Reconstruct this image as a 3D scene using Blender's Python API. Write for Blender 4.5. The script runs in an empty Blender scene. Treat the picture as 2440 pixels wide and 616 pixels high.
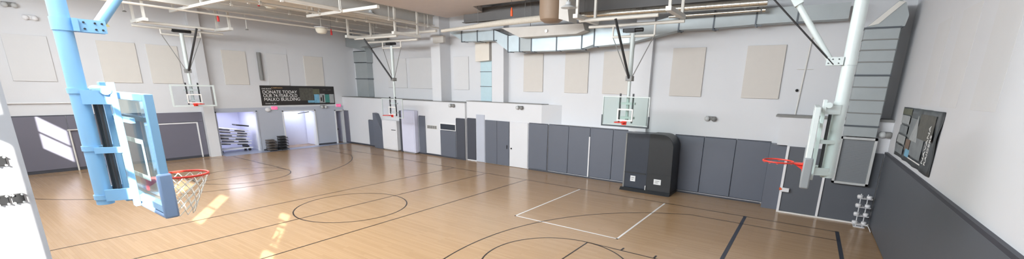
import bpy, math, random
from mathutils import Vector, Matrix
random.seed(4)
C = bpy.context.scene.collection
PI = math.pi

# ------------------------------------------------------------------ materials
def lin(c):
    return tuple((v/12.92 if v <= .04045 else ((v+.055)/1.055)**2.4) for v in (x/255 for x in c))
MATS = {}
def mat(name, rgb, rough=.5, metal=0., var=.06, scale=6., bump=0., coat=0., spec=.5, emit=None, estr=0.):
    if name in MATS: return MATS[name]
    m = bpy.data.materials.new(name); m.use_nodes = True
    nt = m.node_tree; b = nt.nodes['Principled BSDF']
    col = lin(rgb)
    tc = nt.nodes.new('ShaderNodeTexCoord')
    nz = nt.nodes.new('ShaderNodeTexNoise'); nz.inputs['Scale'].default_value = scale; nz.inputs['Detail'].default_value = 4
    nt.links.new(tc.outputs['Object'], nz.inputs['Vector'])
    mr = nt.nodes.new('ShaderNodeMapRange'); mr.inputs['To Min'].default_value = 1-var; mr.inputs['To Max'].default_value = 1+var
    nt.links.new(nz.outputs['Fac'], mr.inputs['Value'])
    mx = nt.nodes.new('ShaderNodeVectorMath'); mx.operation = 'SCALE'; mx.inputs[0].default_value = col
    nt.links.new(mr.outputs['Result'], mx.inputs['Scale'])
    nt.links.new(mx.outputs['Vector'], b.inputs['Base Color'])
    b.inputs['Roughness'].default_value = rough; b.inputs['Metallic'].default_value = metal
    b.inputs['Coat Weight'].default_value = coat; b.inputs['Specular IOR Level'].default_value = spec
    if bump:
        bp = nt.nodes.new('ShaderNodeBump'); bp.inputs['Strength'].default_value = bump; bp.inputs['Distance'].default_value = .02
        nt.links.new(nz.outputs['Fac'], bp.inputs['Height']); nt.links.new(bp.outputs['Normal'], b.inputs['Normal'])
    if emit:
        b.inputs['Emission Color'].default_value = (*lin(emit), 1); b.inputs['Emission Strength'].default_value = estr
    MATS[name] = m
    return m

def floor_mat():
    m = bpy.data.materials.new('maple floor'); m.use_nodes = True
    nt = m.node_tree; b = nt.nodes['Principled BSDF']; L = nt.links.new
    tc = nt.nodes.new('ShaderNodeTexCoord')
    br = nt.nodes.new('ShaderNodeTexBrick')
    br.inputs['Color1'].default_value = (*lin(FLOOR_A), 1); br.inputs['Color2'].default_value = (*lin(FLOOR_B), 1)
    br.inputs['Mortar'].default_value = (*lin((150, 112, 72)), 1)
    br.inputs['Scale'].default_value = 1; br.inputs['Mortar Size'].default_value = .0012
    br.inputs['Brick Width'].default_value = 1.6; br.inputs['Row Height'].default_value = .07
    L(tc.outputs['Object'], br.inputs['Vector'])
    nz = nt.nodes.new('ShaderNodeTexNoise'); nz.inputs['Scale'].default_value = .35; nz.inputs['Detail'].default_value = 3
    L(tc.outputs['Object'], nz.inputs['Vector'])
    mp = nt.nodes.new('ShaderNodeMapping'); mp.inputs['Scale'].default_value = (2.5, 60, 1)
    L(tc.outputs['Object'], mp.inputs['Vector'])
    gr = nt.nodes.new('ShaderNodeTexNoise'); gr.inputs['Scale'].default_value = 1.5; gr.inputs['Detail'].default_value = 5
    L(mp.outputs['Vector'], gr.inputs['Vector'])
    ad = nt.nodes.new('ShaderNodeMath'); ad.operation = 'ADD'
    L(nz.outputs['Fac'], ad.inputs[0]); L(gr.outputs['Fac'], ad.inputs[1])
    mr = nt.nodes.new('ShaderNodeMapRange'); mr.inputs['From Max'].default_value = 2; mr.inputs['To Min'].default_value = .9; mr.inputs['To Max'].default_value = 1.1
    L(ad.outputs['Value'], mr.inputs['Value'])
    sc = nt.nodes.new('ShaderNodeVectorMath'); sc.operation = 'SCALE'
    L(br.outputs['Color'], sc.inputs[0]); L(mr.outputs['Result'], sc.inputs['Scale'])
    L(sc.outputs['Vector'], b.inputs['Base Color'])
    rr = nt.nodes.new('ShaderNodeMapRange'); rr.inputs['To Min'].default_value = .15; rr.inputs['To Max'].default_value = .25
    L(nz.outputs['Fac'], rr.inputs['Value']); L(rr.outputs['Result'], b.inputs['Roughness'])
    b.inputs['Specular IOR Level'].default_value = .5
    return m

def deck_mat():
    m = mat('steel deck', (196, 194, 192), .6, var=.08)
    nt = m.node_tree; b = nt.nodes['Principled BSDF']
    tc = nt.nodes.new('ShaderNodeTexCoord'); w = nt.nodes.new('ShaderNodeTexWave')
    w.inputs['Scale'].default_value = 2.2; w.bands_direction = 'Y'
    nt.links.new(tc.outputs['Object'], w.inputs['Vector'])
    bp = nt.nodes.new('ShaderNodeBump'); bp.inputs['Strength'].default_value = .8; bp.inputs['Distance'].default_value = .04
    nt.links.new(w.outputs['Fac'], bp.inputs['Height']); nt.links.new(bp.outputs['Normal'], b.inputs['Normal'])
    return m

def glass_mat(name, tint, gl=.04):
    m = bpy.data.materials.new(name); m.use_nodes = True
    nt = m.node_tree; nt.nodes.clear(); L = nt.links.new
    o = nt.nodes.new('ShaderNodeOutputMaterial'); t = nt.nodes.new('ShaderNodeBsdfTransparent'); g = nt.nodes.new('ShaderNodeBsdfGlossy')
    t.inputs['Color'].default_value = (*tint, 1); g.inputs['Roughness'].default_value = .05
    f = nt.nodes.new('ShaderNodeLayerWeight'); pw = nt.nodes.new('ShaderNodeMath'); pw.operation = 'POWER'; pw.inputs[1].default_value = 4
    ma = nt.nodes.new('ShaderNodeMath'); ma.operation = 'MULTIPLY_ADD'; ma.inputs[1].default_value = .5; ma.inputs[2].default_value = gl
    mx = nt.nodes.new('ShaderNodeMixShader')
    L(f.outputs['Facing'], pw.inputs[0]); L(pw.outputs['Value'], ma.inputs[0]); L(ma.outputs['Value'], mx.inputs['Fac']); L(t.outputs['BSDF'], mx.inputs[1]); L(g.outputs['BSDF'], mx.inputs[2]); L(mx.outputs['Shader'], o.inputs['Surface'])
    return m

FLOOR_A, FLOOR_B = (175, 144, 110), (167, 136, 102)
M = dict(
    floor=floor_mat(),
    line=mat('black court paint', (34, 27, 25), .3), navy=mat('navy court paint', (38, 44, 58), .3), wline=mat('white court paint', (235, 232, 228), .3),
    wall=mat('white painted block', (219, 220, 223), .7, var=.025, scale=1.2, bump=.05),
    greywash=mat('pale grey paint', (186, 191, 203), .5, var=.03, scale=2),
    accent=mat('beige acoustic fabric', (212, 207, 201), .9, var=.03, scale=3),
    cream=mat('cream acoustic fabric', (219, 215, 209), .9, var=.03, scale=3), whitefab=mat('white acoustic fabric', (218, 218, 219), .9, var=.02, scale=3),
    pad=mat('grey vinyl pad', (100, 105, 116), .45, var=.04, scale=2),
    padL=mat('mauve grey vinyl pad', (112, 111, 124), .45, var=.04, scale=2),
    padR=mat('dark grey vinyl pad', (92, 96, 103), .5, var=.04, scale=2),
    paddark=mat('charcoal vinyl pad', (72, 75, 84), .5, var=.05, scale=2),
    seam=mat('dark seam trim', (66, 68, 76), .5),
    white=mat('white enamel', (232, 232, 234), .35, var=.02), offwhite=mat('off white paint', (222, 220, 214), .45, var=.03),
    tan=mat('tan painted duct', (228, 221, 210), .55, var=.06, scale=3), tan2=mat('tan soffit board', (218, 208, 204), .8, var=.06, scale=2),
    beam=mat('grey brown primer', (204, 200, 194), .55, var=.08, scale=3), dkbeam=mat('dark grey primer', (112, 110, 109), .6, var=.08, scale=3),
    pipe=mat('white painted pipe', (214, 210, 202), .45, var=.04), steel=mat('galvanised steel', (190, 203, 209), .45, metal=.5, var=.1, scale=3),
    galv=mat('dull galvanised duct', (168, 175, 177), .5, metal=.3, var=.08, scale=2.5), spiral=mat('bright spiral duct', (206, 204, 196), .22, metal=.9, var=.15, scale=12),
    flange=mat('duct flange', (92, 98, 104), .5, metal=.4), insul=mat('pipe insulation wrap', (214, 208, 196), .8, var=.15, scale=18, bump=.5),
    brown=mat('brown duct drum', (150, 128, 108), .55, var=.06), grill=mat('grey grille mesh', (138, 142, 146), .55, metal=.3, var=.08, scale=40),
    hoop_skytint=mat('hoop paint with blue skylight tint', (142, 192, 230), .35, var=.03), hoopwhite=mat('white hoop paint', (204, 212, 210), .35, var=.03),  # the left hoop's blue is skylight put into its paint colour
    padblue=mat('slate blue edge padding', (140, 168, 206), .5, var=.04), padgrey=mat('grey edge padding', (140, 144, 146), .5), dkpad=mat('dark edge padding', (84, 92, 96), .5),
    rim=mat('orange red rim paint', (226, 62, 48), .35), net=mat('white net cord', (225, 222, 214), .8), black=mat('black rubber', (26, 26, 28), .5), dark=mat('dark steel', (58, 58, 60), .45, metal=.3),
    bluelit_duct=mat('galvanised duct with blue light tint', (196, 222, 230), .4, metal=.25, var=.05), kiosk=mat('black laminate', (40, 43, 46), .4, var=.08), kioskb=mat('black laminate with blue reflection', (50, 57, 68), .35, var=.08),
    paper=mat('white paper label', (225, 226, 226), .7), pink=mat('pink sign face', (240, 70, 140), .5, emit=(255, 60, 150), estr=.6),
    banner=mat('black banner vinyl', (47, 44, 43), .45), gold=mat('gold print', (170, 140, 96), .6), wprint=mat('white print', (232, 232, 230), .6), gprint=mat('grey print', (110, 104, 100), .6),
    photoA=mat('dark photo print', (86, 84, 76), .5, var=.6, scale=7), photoB=mat('blue photo print', (120, 176, 204), .5, var=.3, scale=4), photoC=mat('teal photo print', (70, 140, 132), .5, var=.2, scale=4),
    photoD=mat('grey photo print', (128, 134, 136), .5, var=.35, scale=4), photoE=mat('pale photo print', (168, 172, 172), .5, var=.35, scale=9), photoF=mat('olive photo print', (98, 100, 80), .5, var=.35, scale=6), photoG=mat('warm brown print', (120, 100, 84), .5, var=.3, scale=6),
    bannerR=mat('dark grey banner vinyl', (70, 74, 76), .3, var=.15, scale=5),
    red=mat('red tag plastic', (205, 48, 48), .5), orange=mat('orange tag plastic', (226, 92, 40), .5), yellow=mat('yellow sign face', (222, 214, 150), .6),
    grey=mat('grey plastic', (132, 132, 130), .5), lens=mat('pale lens', (196, 198, 198), .3), bell=mat('cream glass shade', (226, 220, 204), .35),
    winfr=mat('white window frame', (240, 240, 240), .4), conc=mat('concrete with blue reflection tint', (150, 156, 172), .3, var=.08, scale=3), alc=mat('lavender white paint', (216, 217, 236), .6, var=.02),
    darkwin=mat('dark opening glass', (60, 66, 74), .2), frost=mat('frosted pane', (225, 232, 238), .6), chairs=mat('taupe chair vinyl', (110, 102, 96), .6, var=.1), deck=deck_mat(),
)
M['glass'] = glass_mat('clear backboard glass', (.88, .94, .92)); M['winglass'] = glass_mat('clear window glass', (.97, .98, .99))

# ------------------------------------------------------------------ mesh builder
class MB:
    def __init__(s): s.v = []; s.f = []; s.m = []; s.mi = 0
    def add(s, vs, fs):
        n = len(s.v); s.v += [tuple(v) for v in vs]; s.f += [tuple(i+n for i in f) for f in fs]; s.m += [s.mi]*len(fs); return s
    def box(s, x0, y0, z0, x1, y1, z1):
        x0, x1 = sorted((x0, x1)); y0, y1 = sorted((y0, y1)); z0, z1 = sorted((z0, z1))
        return s.add([(x0,y0,z0),(x1,y0,z0),(x1,y1,z0),(x0,y1,z0),(x0,y0,z1),(x1,y0,z1),(x1,y1,z1),(x0,y1,z1)],
                     [(0,3,2,1),(4,5,6,7),(0,1,5,4),(1,2,6,5),(2,3,7,6),(3,0,4,7)])
    def bar(s, p0, p1, w, h, up=(0,0,1)):
        p0 = Vector(p0); p1 = Vector(p1); d = (p1-p0).normalized(); u = Vector(up)
        if abs(d.dot(u)) > .99: u = Vector((0,1,0))
        r = d.cross(u).normalized(); u = r.cross(d)
        vs = [p+r*a*w/2+u*b*h/2 for p in (p0,p1) for a,b in ((-1,-1),(1,-1),(1,1),(-1,1))]
        return s.add(vs, [(0,1,2,3),(7,6,5,4),(0,4,5,1),(1,5,6,2),(2,6,7,3),(3,7,4,0)])
    def tube(s, pts, r, n=14, cap=True):
        pts = [Vector(p) for p in pts]; vs = []; fs = []
        rs = r if isinstance(r, (list, tuple)) else [r]*len(pts)
        prev = None
        for i, p in enumerate(pts):
            d = ((pts[min(i+1, len(pts)-1)]-pts[max(i-1, 0)])).normalized()
            if prev is None:
                u = Vector((0,0,1)) if abs(d.z) < .9 else Vector((0,1,0))
                a = d.cross(u).normalized()
            else:
                a = (prev-d*prev.dot(d)).normalized()
            prev = a; b = d.cross(a)
            for k in range(n):
                t = 2*PI*k/n; vs.append(p+(a*math.cos(t)+b*math.sin(t))*rs[i])
        for i in range(len(pts)-1):
            for k in range(n):
                k2 = (k+1) % n; fs.append((i*n+k, i*n+k2, (i+1)*n+k2, (i+1)*n+k))
        if cap:
            fs.append(tuple(range(n-1, -1, -1))); fs.append(tuple((len(pts)-1)*n+k for k in range(n)))
        return s.add(vs, fs)
    def ring(s, c, R, r, n=40, k=10, axis='z'):
        vs = []; fs = []
        for i in range(n):
            t = 2*PI*i/n
            for j in range(k):
                q = 2*PI*j/k; x = (R+r*math.cos(q))*math.cos(t); y = (R+r*math.cos(q))*math.sin(t); z = r*math.sin(q)
                p = (x,y,z) if axis == 'z' else ((x,z,y) if axis == 'y' else (z,x,y))
                vs.append((c[0]+p[0], c[1]+p[1], c[2]+p[2]))
        for i in range(n):
            for j in range(k):
                a = i*k+j; b = i*k+(j+1)%k; c2 = ((i+1)%n)*k+(j+1)%k; d = ((i+1)%n)*k+j; fs.append((a,d,c2,b))
        return s.add(vs, fs)
    def lathe(s, prof, c=(0,0,0), n=24):
        vs = []; fs = []
        for (r, z) in prof:
            for k in range(n):
                t = 2*PI*k/n; vs.append((c[0]+r*math.cos(t), c[1]+r*math.sin(t), c[2]+z))
        for i in range(len(prof)-1):
            for k in range(n):
                k2 = (k+1)%n; fs.append((i*n+k, i*n+k2, (i+1)*n+k2, (i+1)*n+k))
        fs.append(tuple(range(n-1,-1,-1))); fs.append(tuple((len(prof)-1)*n+k for k in range(n)))
        return s.add(vs, fs)
    def prism(s, poly, ext):
        e = Vector(ext); n = len(poly); vs = [Vector(p) for p in poly]; vs += [v+e for v in vs]
        fs = [tuple(range(n-1,-1,-1)), tuple(range(n,2*n))]+[(i,(i+1)%n,n+(i+1)%n,n+i) for i in range(n)]
        return s.add(vs, fs)
    def loft(s, a, b):     # two quads (4 points each) joined into a solid
        vs = list(a)+list(b)
        return s.add(vs, [(0,3,2,1),(4,5,6,7),(0,1,5,4),(1,2,6,5),(2,3,7,6),(3,0,4,7)])
    def ell(s, c, rx, ry, rz, n=20, k=12):
        vs = []; fs = []
        for i in range(k+1):
            p = -PI/2+PI*i/k
            for j in range(n):
                t = 2*PI*j/n; vs.append((c[0]+rx*math.cos(p)*math.cos(t), c[1]+ry*math.cos(p)*math.sin(t), c[2]+rz*math.sin(p)))
        for i in range(k):
            for j in range(n):
                j2 = (j+1)%n; fs.append((i*n+j, i*n+j2, (i+1)*n+j2, (i+1)*n+j))
        return s.add(vs, fs)
    def build(s, name, m, parent=None, bevel=0, local=False, smooth=True):
        off = Vector((0,0,0))
        if parent is not None and not local:
            p = parent
            while p is not None: off += p.location; p = p.parent
        elif parent is None:        # top-level mesh: put the origin at the base of the shape
            xs, ys, zs = zip(*s.v); off = Vector(((min(xs)+max(xs))/2, (min(ys)+max(ys))/2, min(zs)))
        me = bpy.data.meshes.new(name); me.from_pydata([tuple(Vector(v)-off) for v in s.v], [], s.f)
        for mm in (m if isinstance(m, (list, tuple)) else [m]): me.materials.append(mm)
        me.polygons.foreach_set('material_index', s.m)
        import bmesh
        bm = bmesh.new(); bm.from_mesh(me); bmesh.ops.recalc_face_normals(bm, faces=bm.faces[:]); bm.to_mesh(me); bm.free()
        if smooth:
            me.polygons.foreach_set('use_smooth', [True]*len(me.polygons)); me.set_sharp_from_angle(angle=math.radians(35))
        o = bpy.data.objects.new(name, me); C.objects.link(o)
        if parent is None: o.location = off
        else: o.parent = parent
        if bevel:
            b = o.modifiers.new('bevel', 'BEVEL'); b.width = bevel; b.segments = 2; b.limit_method = 'ANGLE'; b.angle_limit = math.radians(40)
        return o

def B(*a): return MB().box(*a)
def tag(o, label, cat, group=None, kind=None):
    o['label'] = label; o['category'] = cat
    if group: o['group'] = group
    if kind: o['kind'] = kind
    return o
def thing(name, label, cat, loc, rz=0, group=None):
    o = bpy.data.objects.new(name, None); C.objects.link(o); o.location = loc; o.rotation_euler = (0,0,rz); o.empty_display_size = .2
    return tag(o, label, cat, group)
def struct(o, label=None, cat=None):
    o['kind'] = 'structure'
    if label: o['label'] = label
    if cat: o['category'] = cat
    return o
def text(name, body, m, size, loc, rot, parent, ext=.002, sx=1.):
    cu = bpy.data.curves.new(name, 'FONT'); cu.body = body; cu.size = size; cu.extrude = ext; cu.offset = .006*size
    tmp = bpy.data.objects.new(name+'_tmp', cu); C.objects.link(tmp)
    bpy.context.view_layer.update()
    me = bpy.data.meshes.new_from_object(tmp.evaluated_get(bpy.context.evaluated_depsgraph_get()))
    bpy.data.objects.remove(tmp); bpy.data.curves.remove(cu)
    me.materials.clear(); me.materials.append(m)
    o = bpy.data.objects.new(name, me); C.objects.link(o)
    off = Vector((0,0,0)); p = parent
    while p is not None: off += p.location; p = p.parent
    o.parent = parent; o.location = Vector(loc)-off; o.rotation_euler = rot; o.scale = (sx, 1, 1)
    return o

# ------------------------------------------------------------------ dimensions (metres): X along the back wall, Y away from the near wall, Z up
XL, XR, YN, ZC = -28.3, 2.3, -.6, 8.3
YL, YM, YR = 18.8, 18.4, 17.9        # upper back wall: left, middle and right bays
T = .3

# ------------------------------------------------------------------ floor and its painted lines
f = B(XL-T-3, YN-.3, -.2, XR+T, 19.3, 0)
z = .003
def strip(m, x0, y0, x1, y1, w):
    f.mi = m; d = Vector((x1-x0, y1-y0, 0)).normalized(); n = Vector((-d.y, d.x, 0))*w/2
    a = Vector((x0,y0,z))-d*w/2; b = Vector((x1,y1,z))+d*w/2
    f.add([a-n, b-n, b+n, a+n], [(0,1,2,3)])
def arc(m, cx, cy, r, a0, a1, w, n=72):
    f.mi = m
    vs = []
    for i in range(n+1):
        t = math.radians(a0+(a1-a0)*i/n)
        for q in (r-w/2, r+w/2): vs.append((cx+q*math.cos(t), cy+q*math.sin(t), z))
    f.add(vs, [(2*i, 2*i+1, 2*i+3, 2*i+2) for i in range(n)])
CX, CY, YS0, YS1 = -13.0, 8.1, .7, 15.5
XB0, XB1 = -27.33, 1.33
LW = .04
strip(1, XB0, YS1, XB1, YS1, LW); strip(1, XB0, YS0, XB1, YS0, LW)
strip(1, CX-.05, YS0, CX-.05, YS1, LW); arc(1, CX, CY, 1.83, 0, 360, LW)
for x in (-10.65, -15.3): strip(1, x, YS0, x, YS1, LW)
strip(2, -1.3, YS0, -1.3, YS1, .1); strip(2, XB1, YS0, XB1, YS1, .1); strip(1, XB0, YS0, XB0, YS1, LW)
for sgn, xb in ((1, XB1), (-1, XB0)):
    bx = xb-sgn*1.6; ft = xb-sgn*6.0
    a = math.degrees(math.acos(6.43/6.95))
    if sgn > 0: arc(1, bx, CY, 6.95, 90+a, 270-a, LW); 
    else: arc(1, bx, CY, 6.95, -90+a, 90-a, LW)
    xe = bx-sgn*6.95*math.sin(math.radians(a))
    for s in (-1, 1):
        strip(1, xe, CY+s*6.43, xb, CY+s*6.43, LW); strip(1, ft, CY+s*1.83, xb, CY+s*1.83, LW)
        for k in range(4):
            xt = xb-sgn*(2.3+.9*k); strip(1, xt, CY+s*1.86, xt, CY+s*2.02, .05)
    strip(1, ft, CY-1.83, ft, CY+1.83, LW); arc(1, ft, CY, 1.83, 0, 360, LW)
for x in (-7.76, -4.1): strip(3, x, 10.7, x, 15.4, .06)
strip(3, -7.76, 10.7, -4.1, 10.7, .06)
f.mi = 4
f.add([(XL,9.7,z),(XL+.75,9.7,z),(XL+.75,17.6,z),(XL,17.6,z)], [(0,1,2,3)])  # concrete strip; the bluish reflection on it is put into its colour
f.add([(XL-2.9,9.7,z),(XL,9.7,z),(XL,12,z),(XL-2.9,12,z)], [(0,1,2,3)])
struct(f.build('floor', [M['floor'], M['line'], M['navy'], M['wline'], M['conc']], smooth=False))

# ------------------------------------------------------------------ walls
def wall_with_holes(mb, axis, p0, p1, u0, u1, z0, z1, holes):
    us = sorted({u0, u1, *[h[0] for h in holes], *[h[1] for h in holes]})
    for a, b in zip(us[:-1], us[1:]):
        hs = sorted([(h[2], h[3]) for h in holes if h[0] < (a+b)/2 < h[1]]); zz = z0
        for h0, h1 in hs+[(z1, z1)]:
            if h0 > zz+1e-4:
                if axis == 'x': mb.box(p0, a, zz, p1, b, h0)
                else: mb.box(a, p0, zz, b, p1, h0)
            zz = h1
ALC = (9.78, 11.82, 0, 2.42); DR1 = (13.42, 15.42, 0, 2.36); DR3 = (16.95, 17.5, 0, 2.3)
w = MB(); wall_with_holes(w, 'x', XL-T, XL, YN-T, YL+T, 0, ZC, [ALC, DR1, DR3])
struct(w.build('wall_left', M['wall'], smooth=False))
struct(B(XL, 9.12, 0, XL+.32, 9.62, ZC).build('wall_left', M['wall'], smooth=False))     # white pilaster
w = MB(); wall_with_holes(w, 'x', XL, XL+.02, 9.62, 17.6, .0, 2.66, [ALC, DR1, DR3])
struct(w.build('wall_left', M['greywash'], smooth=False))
w = MB()                                                 # alcove and the lit passage behind the double doorway
w.box(XL-3, 9.4, 0, XL-2.9, 12.2, 2.8); w.box(XL-2.9, 9.48, 0, XL-T, 9.58, 2.6); w.box(XL-2.9, 12.0, 0, XL-T, 12.1, 2.6); w.box(XL-2.9, 9.5, 2.5, XL-T, 12.1, 2.6)
w.box(XL-1.4, 13.2, 0, XL-1.3, 15.7, 2.6); w.box(XL-1.3, 13.22, 0, XL-T, 13.32, 2.6); w.box(XL-1.3, 15.5, 0, XL-T, 15.6, 2.6); w.box(XL-1.3, 13.3, 2.5, XL-T, 15.6, 2.6)
w.box(XL-.9, 16.8, 0, XL-.8, 17.7, 2.5); w.box(XL-.9, 16.75, 0, XL-T, 16.85, 2.5); w.box(XL-.9, 17.6, 0, XL-T, 17.7, 2.5); w.box(XL-.9, 16.8, 2.4, XL-T, 17.7, 2.5)
struct(w.build('wall_left', M['alc'], smooth=False))

for a in ((XL, YL, 0, -13.9, YL+T, ZC), (-13.9, YM, 0, -5.85, YL+T, ZC), (-5.85, YR, 0, XR+T, YL+T, ZC),
          (-19.35, 17.95, 3.3, -18.6, YL, ZC), (-14.7, 17.95, 3.3, -13.9, YL, ZC), (-6.62, 17.68, 2.42, -5.85, YM, ZC),      # columns
          (XL, 17.6, 0, -16.4, YL, 3.28), (-16.4, 17.75, 0, -11.3, YL, 3.38), (-11.3, 17.75, 0, -10.885, YM, 2.42), (-10.885, 17.82, 0, -5.85, YM, 2.42),        # lower wall built out
          (-.78, 17.02, 2.42, XR, YR, 3.4), (-.45, 17.02, 0, XR, YR, 2.42)):
    struct(B(*a).build('wall_back', M['wall'], smooth=False))
struct(MB().prism([(-11.3, 17.75, 2.42), (-10.5, YM, 2.42), (-11.3, YM, 2.42)], (0, 0, .96)).build('wall_back', M['wall'], smooth=False))
w = B(XR, YN-T, 0, XR+T, YR, ZC)
struct(w.build('wall_right', M['wall'], smooth=False))
SUNWIN = [(-1.95, -.6, 3.55, 6.0), (-3.2, -2.45, 4.2, 6.2), (-7.7, -6.78, 4.3, 6.0), (-11.65, -10.05, 4.4, 6.05), (-22.3, -20.8, 4.4, 5.95)]
w = MB(); wall_with_holes(w, 'y', YN-.12, YN, XL, XR, 0, ZC, SUNWIN+[(-23.5, -2.5, 6.5, 8.0)])
struct(w.build('wall_near', M['wall'], smooth=False))
struct(B(-2.35, YN, 0, -2.0, .174, ZC).build('wall_pier', M['white'], smooth=False), 'bright white sunlit wall pier at the left edge beside the near wall', 'wall')
w = B(XL-T, YN-T, ZC, XR+T, YL+T, ZC+.2)
struct(w.build('ceiling', M['deck'], smooth=False))
for i, (a, b, z0, z1) in enumerate(SUNWIN):
    fr = MB(); t = .03
    fr.box(a, YN-.1, z0, a+t, YN-.04, z1); fr.box(b-t, YN-.1, z0, b, YN-.04, z1); fr.box(a, YN-.1, z0, b, YN-.04, z0+t); fr.box(a, YN-.1, z1-t, b, YN-.04, z1)
    
    nb = 3 if i == 1 else 2
    for k in range(1, nb): zm = z0+(z1-z0)*k/nb; fr.box(a, YN-.09, zm-.03, b, YN-.05, zm+.03)
    fo = struct(fr.build('window_%d' % (i+1), M['winfr'], smooth=False))
    B(a+.01, YN-.075, z0+.01, b-.01, YN-.07, z1-.01).build('window_pane', M['winglass'], fo, smooth=False)
fo = struct(B(-23.5, YN-.1, 6.5, -2.5, YN-.06, 8.0).build('window_6', M['frost'], smooth=False))  # unseen frosted clerestory, added to go with the front fill light

struct(B(-24, 2.6, ZC-.04, -3, 6.6, ZC).build('window_8', M['frost'], smooth=False))     # unseen skylight pane, added to go with the overhead fill light
def trim(n, *a, m='seam', name='trim_%d'):
    return struct(B(*a).build(name % n, M[m], smooth=False))
trim(1, XL, 17.57, 3.28, -16.4, YL, 3.31, m='grey'); trim(2, -16.4, 17.72, 3.38, -11.3, YM, 3.41, m='grey'); trim(3, -.95, 16.98, 3.4, XR, YR, 3.47, m='grey')
trim(4, -.98, 17.2, 0, -.46, YR, 2.38, m='pad')
struct(MB().box(XL, YN, 0, XL+.07, 9.1, .12).box(XL, 12, 0, XL+.05, 13.3, .1).box(XL, 15.5, 0, XL+.05, 16.8, .1).build('baseboard_left', M['seam'], smooth=False))
struct(MB().box(XL+.1, 17.56, 0, -16.4, 17.6, .1).box(-12.0, 17.66, 0, -1.05, 17.7, .06).build('baseboard_back', M['seam'], smooth=False))
trim(8, -8.57, 17.72, 0, -8.51, 17.76, 2.0, m='white')
struct(B(-.43, 16.9, 0, XR-.06, 16.94, .05).build('trim_5', M['wline'], smooth=False))

# ------------------------------------------------------------------ wall pads and panels
GP = 'grey wall pads along the back wall'
def pad(x0, x1, y, z1, m, label, d=.06, z0=.07):
    o = thing('wall_pad', label, 'wall pad', ((x0+x1)/2, y, z0), group=GP)
    B(x0+.006, y-d, z0, x1-.006, y, z1).build('pad_face', M[m], o, bevel=.02)
    B(x0+.006, y-.012, z1, x1-.006, y, z1+.03).build('mounting_strip', M['seam'], o)
    return o
xs = [-12.05+1.17*k for k in range(6)]
names = ['first full-height grey wall pad right of the white door on the back wall', 'second grey wall pad right of the white door on the back wall', 'third grey wall pad right of the white door on the back wall',
         'fourth grey wall pad right of the white door, second left of the black cabinet', 'grey wall pad directly left of the black cabinet on the back wall']
for k in range(5): pad(xs[k], xs[k+1], 17.82 if k else 17.75, 2.42, 'pad', names[k])
for k, lb in enumerate(['blue-grey wall pad directly right of the black cabinet on the back wall', 'middle blue-grey wall pad of the three right of the black cabinet', 'blue-grey wall pad third right of the black cabinet, next to the wall step']):
    pad(-4.6+1.2*k, -3.4+1.2*k, 17.9, 2.4, 'pad', lb, d=.1)
pad(-17.1, -16.4, 17.6, 2.38, 'paddark', 'charcoal wall pad left of the corner beside the dark serving hatch'); pad(-16.36, -15.7, 17.75, 2.42, 'paddark', 'charcoal wall pad right of the corner beside the pale narrow panel')
pad(-25.4, -24.5, 17.6, 1.8, 'pad', 'short grey wall pad left of the sloped grey panel on the low white wall'); pad(-20.28, -19.7, 17.6, 2.35, 'pad', 'narrow grey wall pad right of the tall white cabinet')
pad(-28.2, -27.7, 17.6, 2.3, 'padL', 'narrow grey wall pad in the far left corner beside the white door jamb')
pad(-18.4, -17.14, 17.6, 1.62, 'pad', 'low grey wall pad under the dark serving hatch')
# left wall padding
o = thing('wall_pad', 'long mauve-grey wall pad with a sun patch at the near end of the left wall', 'wall pad', (XL, 3, .1))
B(XL, YN+.02, .12, XL+.07, 4.0, 2.5).build('pad_face', M['padL'], o, bevel=.02); B(XL, 4.02, .12, XL+.07, 6.6, 2.5).build('pad_face', M['padL'], o, bevel=.02)
B(XL, YN+.02, 2.5, XL+.03, 6.6, 2.54).build('mounting_strip', M['seam'], o)
o = thing('wall_pad', 'mauve-grey wall padding surrounding the large grey roll door left of the white pilaster', 'wall pad', (XL, 7.8, .1))
MB().box(XL, 6.62, 1.98, XL+.07, 9.1, 2.5).box(XL, 8.84, .12, XL+.07, 9.1, 1.98).build('pad_face', M['padL'], o, bevel=.015)
d4 = struct(B(XL, 6.62, .06, XL+.05, 8.82, 1.95).build('door_4', M['padL'], smooth=False))
MB().box(XL+.05, 6.62, 1.9, XL+.08, 8.82, 1.96).box(XL+.05, 8.78, .02, XL+.09, 8.84, 1.96).build('door_frame', M['white'], d4)
o = tag(MB().tube([(XL+.14, 4.0, 0), (XL+.14, 4.0, 1.9)], .03).box(XL+.08, 3.94, 1.85, XL+.2, 4.4, 1.89).build('pole', M['offwhite']), 'thin white pole standing against the left wall beside the sun patch', 'pole')
# right wall padding
o = thing('wall_pad', 'long dark grey padding covering the lower right-hand wall below the banner', 'wall pad', (XR, 9, 0))
B(XR-.06, YN+.05, .02, XR, 16.95, 2.4).build('pad_face', M['padR'], o, bevel=.02); B(XR-.075, YN+.05, 2.4, XR, 16.95, 2.47).build('mounting_strip', M['seam'], o)
# right end of the back wall: padded double door with white posts
d5 = struct(B(-.4, 16.96, .05, 2.22, 17.02, 2.4).build('door_5', M['padR'], smooth=False))
B(-.45, 16.92, 0, -.37, 16.99, 2.4).build('door_post', M['white'], d5); B(.74, 16.92, 0, .81, 16.99, 2.4).build('door_post', M['white'], d5); B(.81, 16.955, .05, .83, 16.96, 2.4).build('door_seam', M['seam'], d5)
o = thing('door_alarm', 'small white door alarm box with an orange button on the white post', 'alarm', (-.38, 16.9, .83))
B(-.42, 16.84, .78, -.16, 16.92, .92).build('alarm_box', M['white'], o, bevel=.01); MB().tube([(-.47, 16.88, .87), (-.38, 16.88, .87)], .05).build('alarm_button', M['orange'], o)

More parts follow.
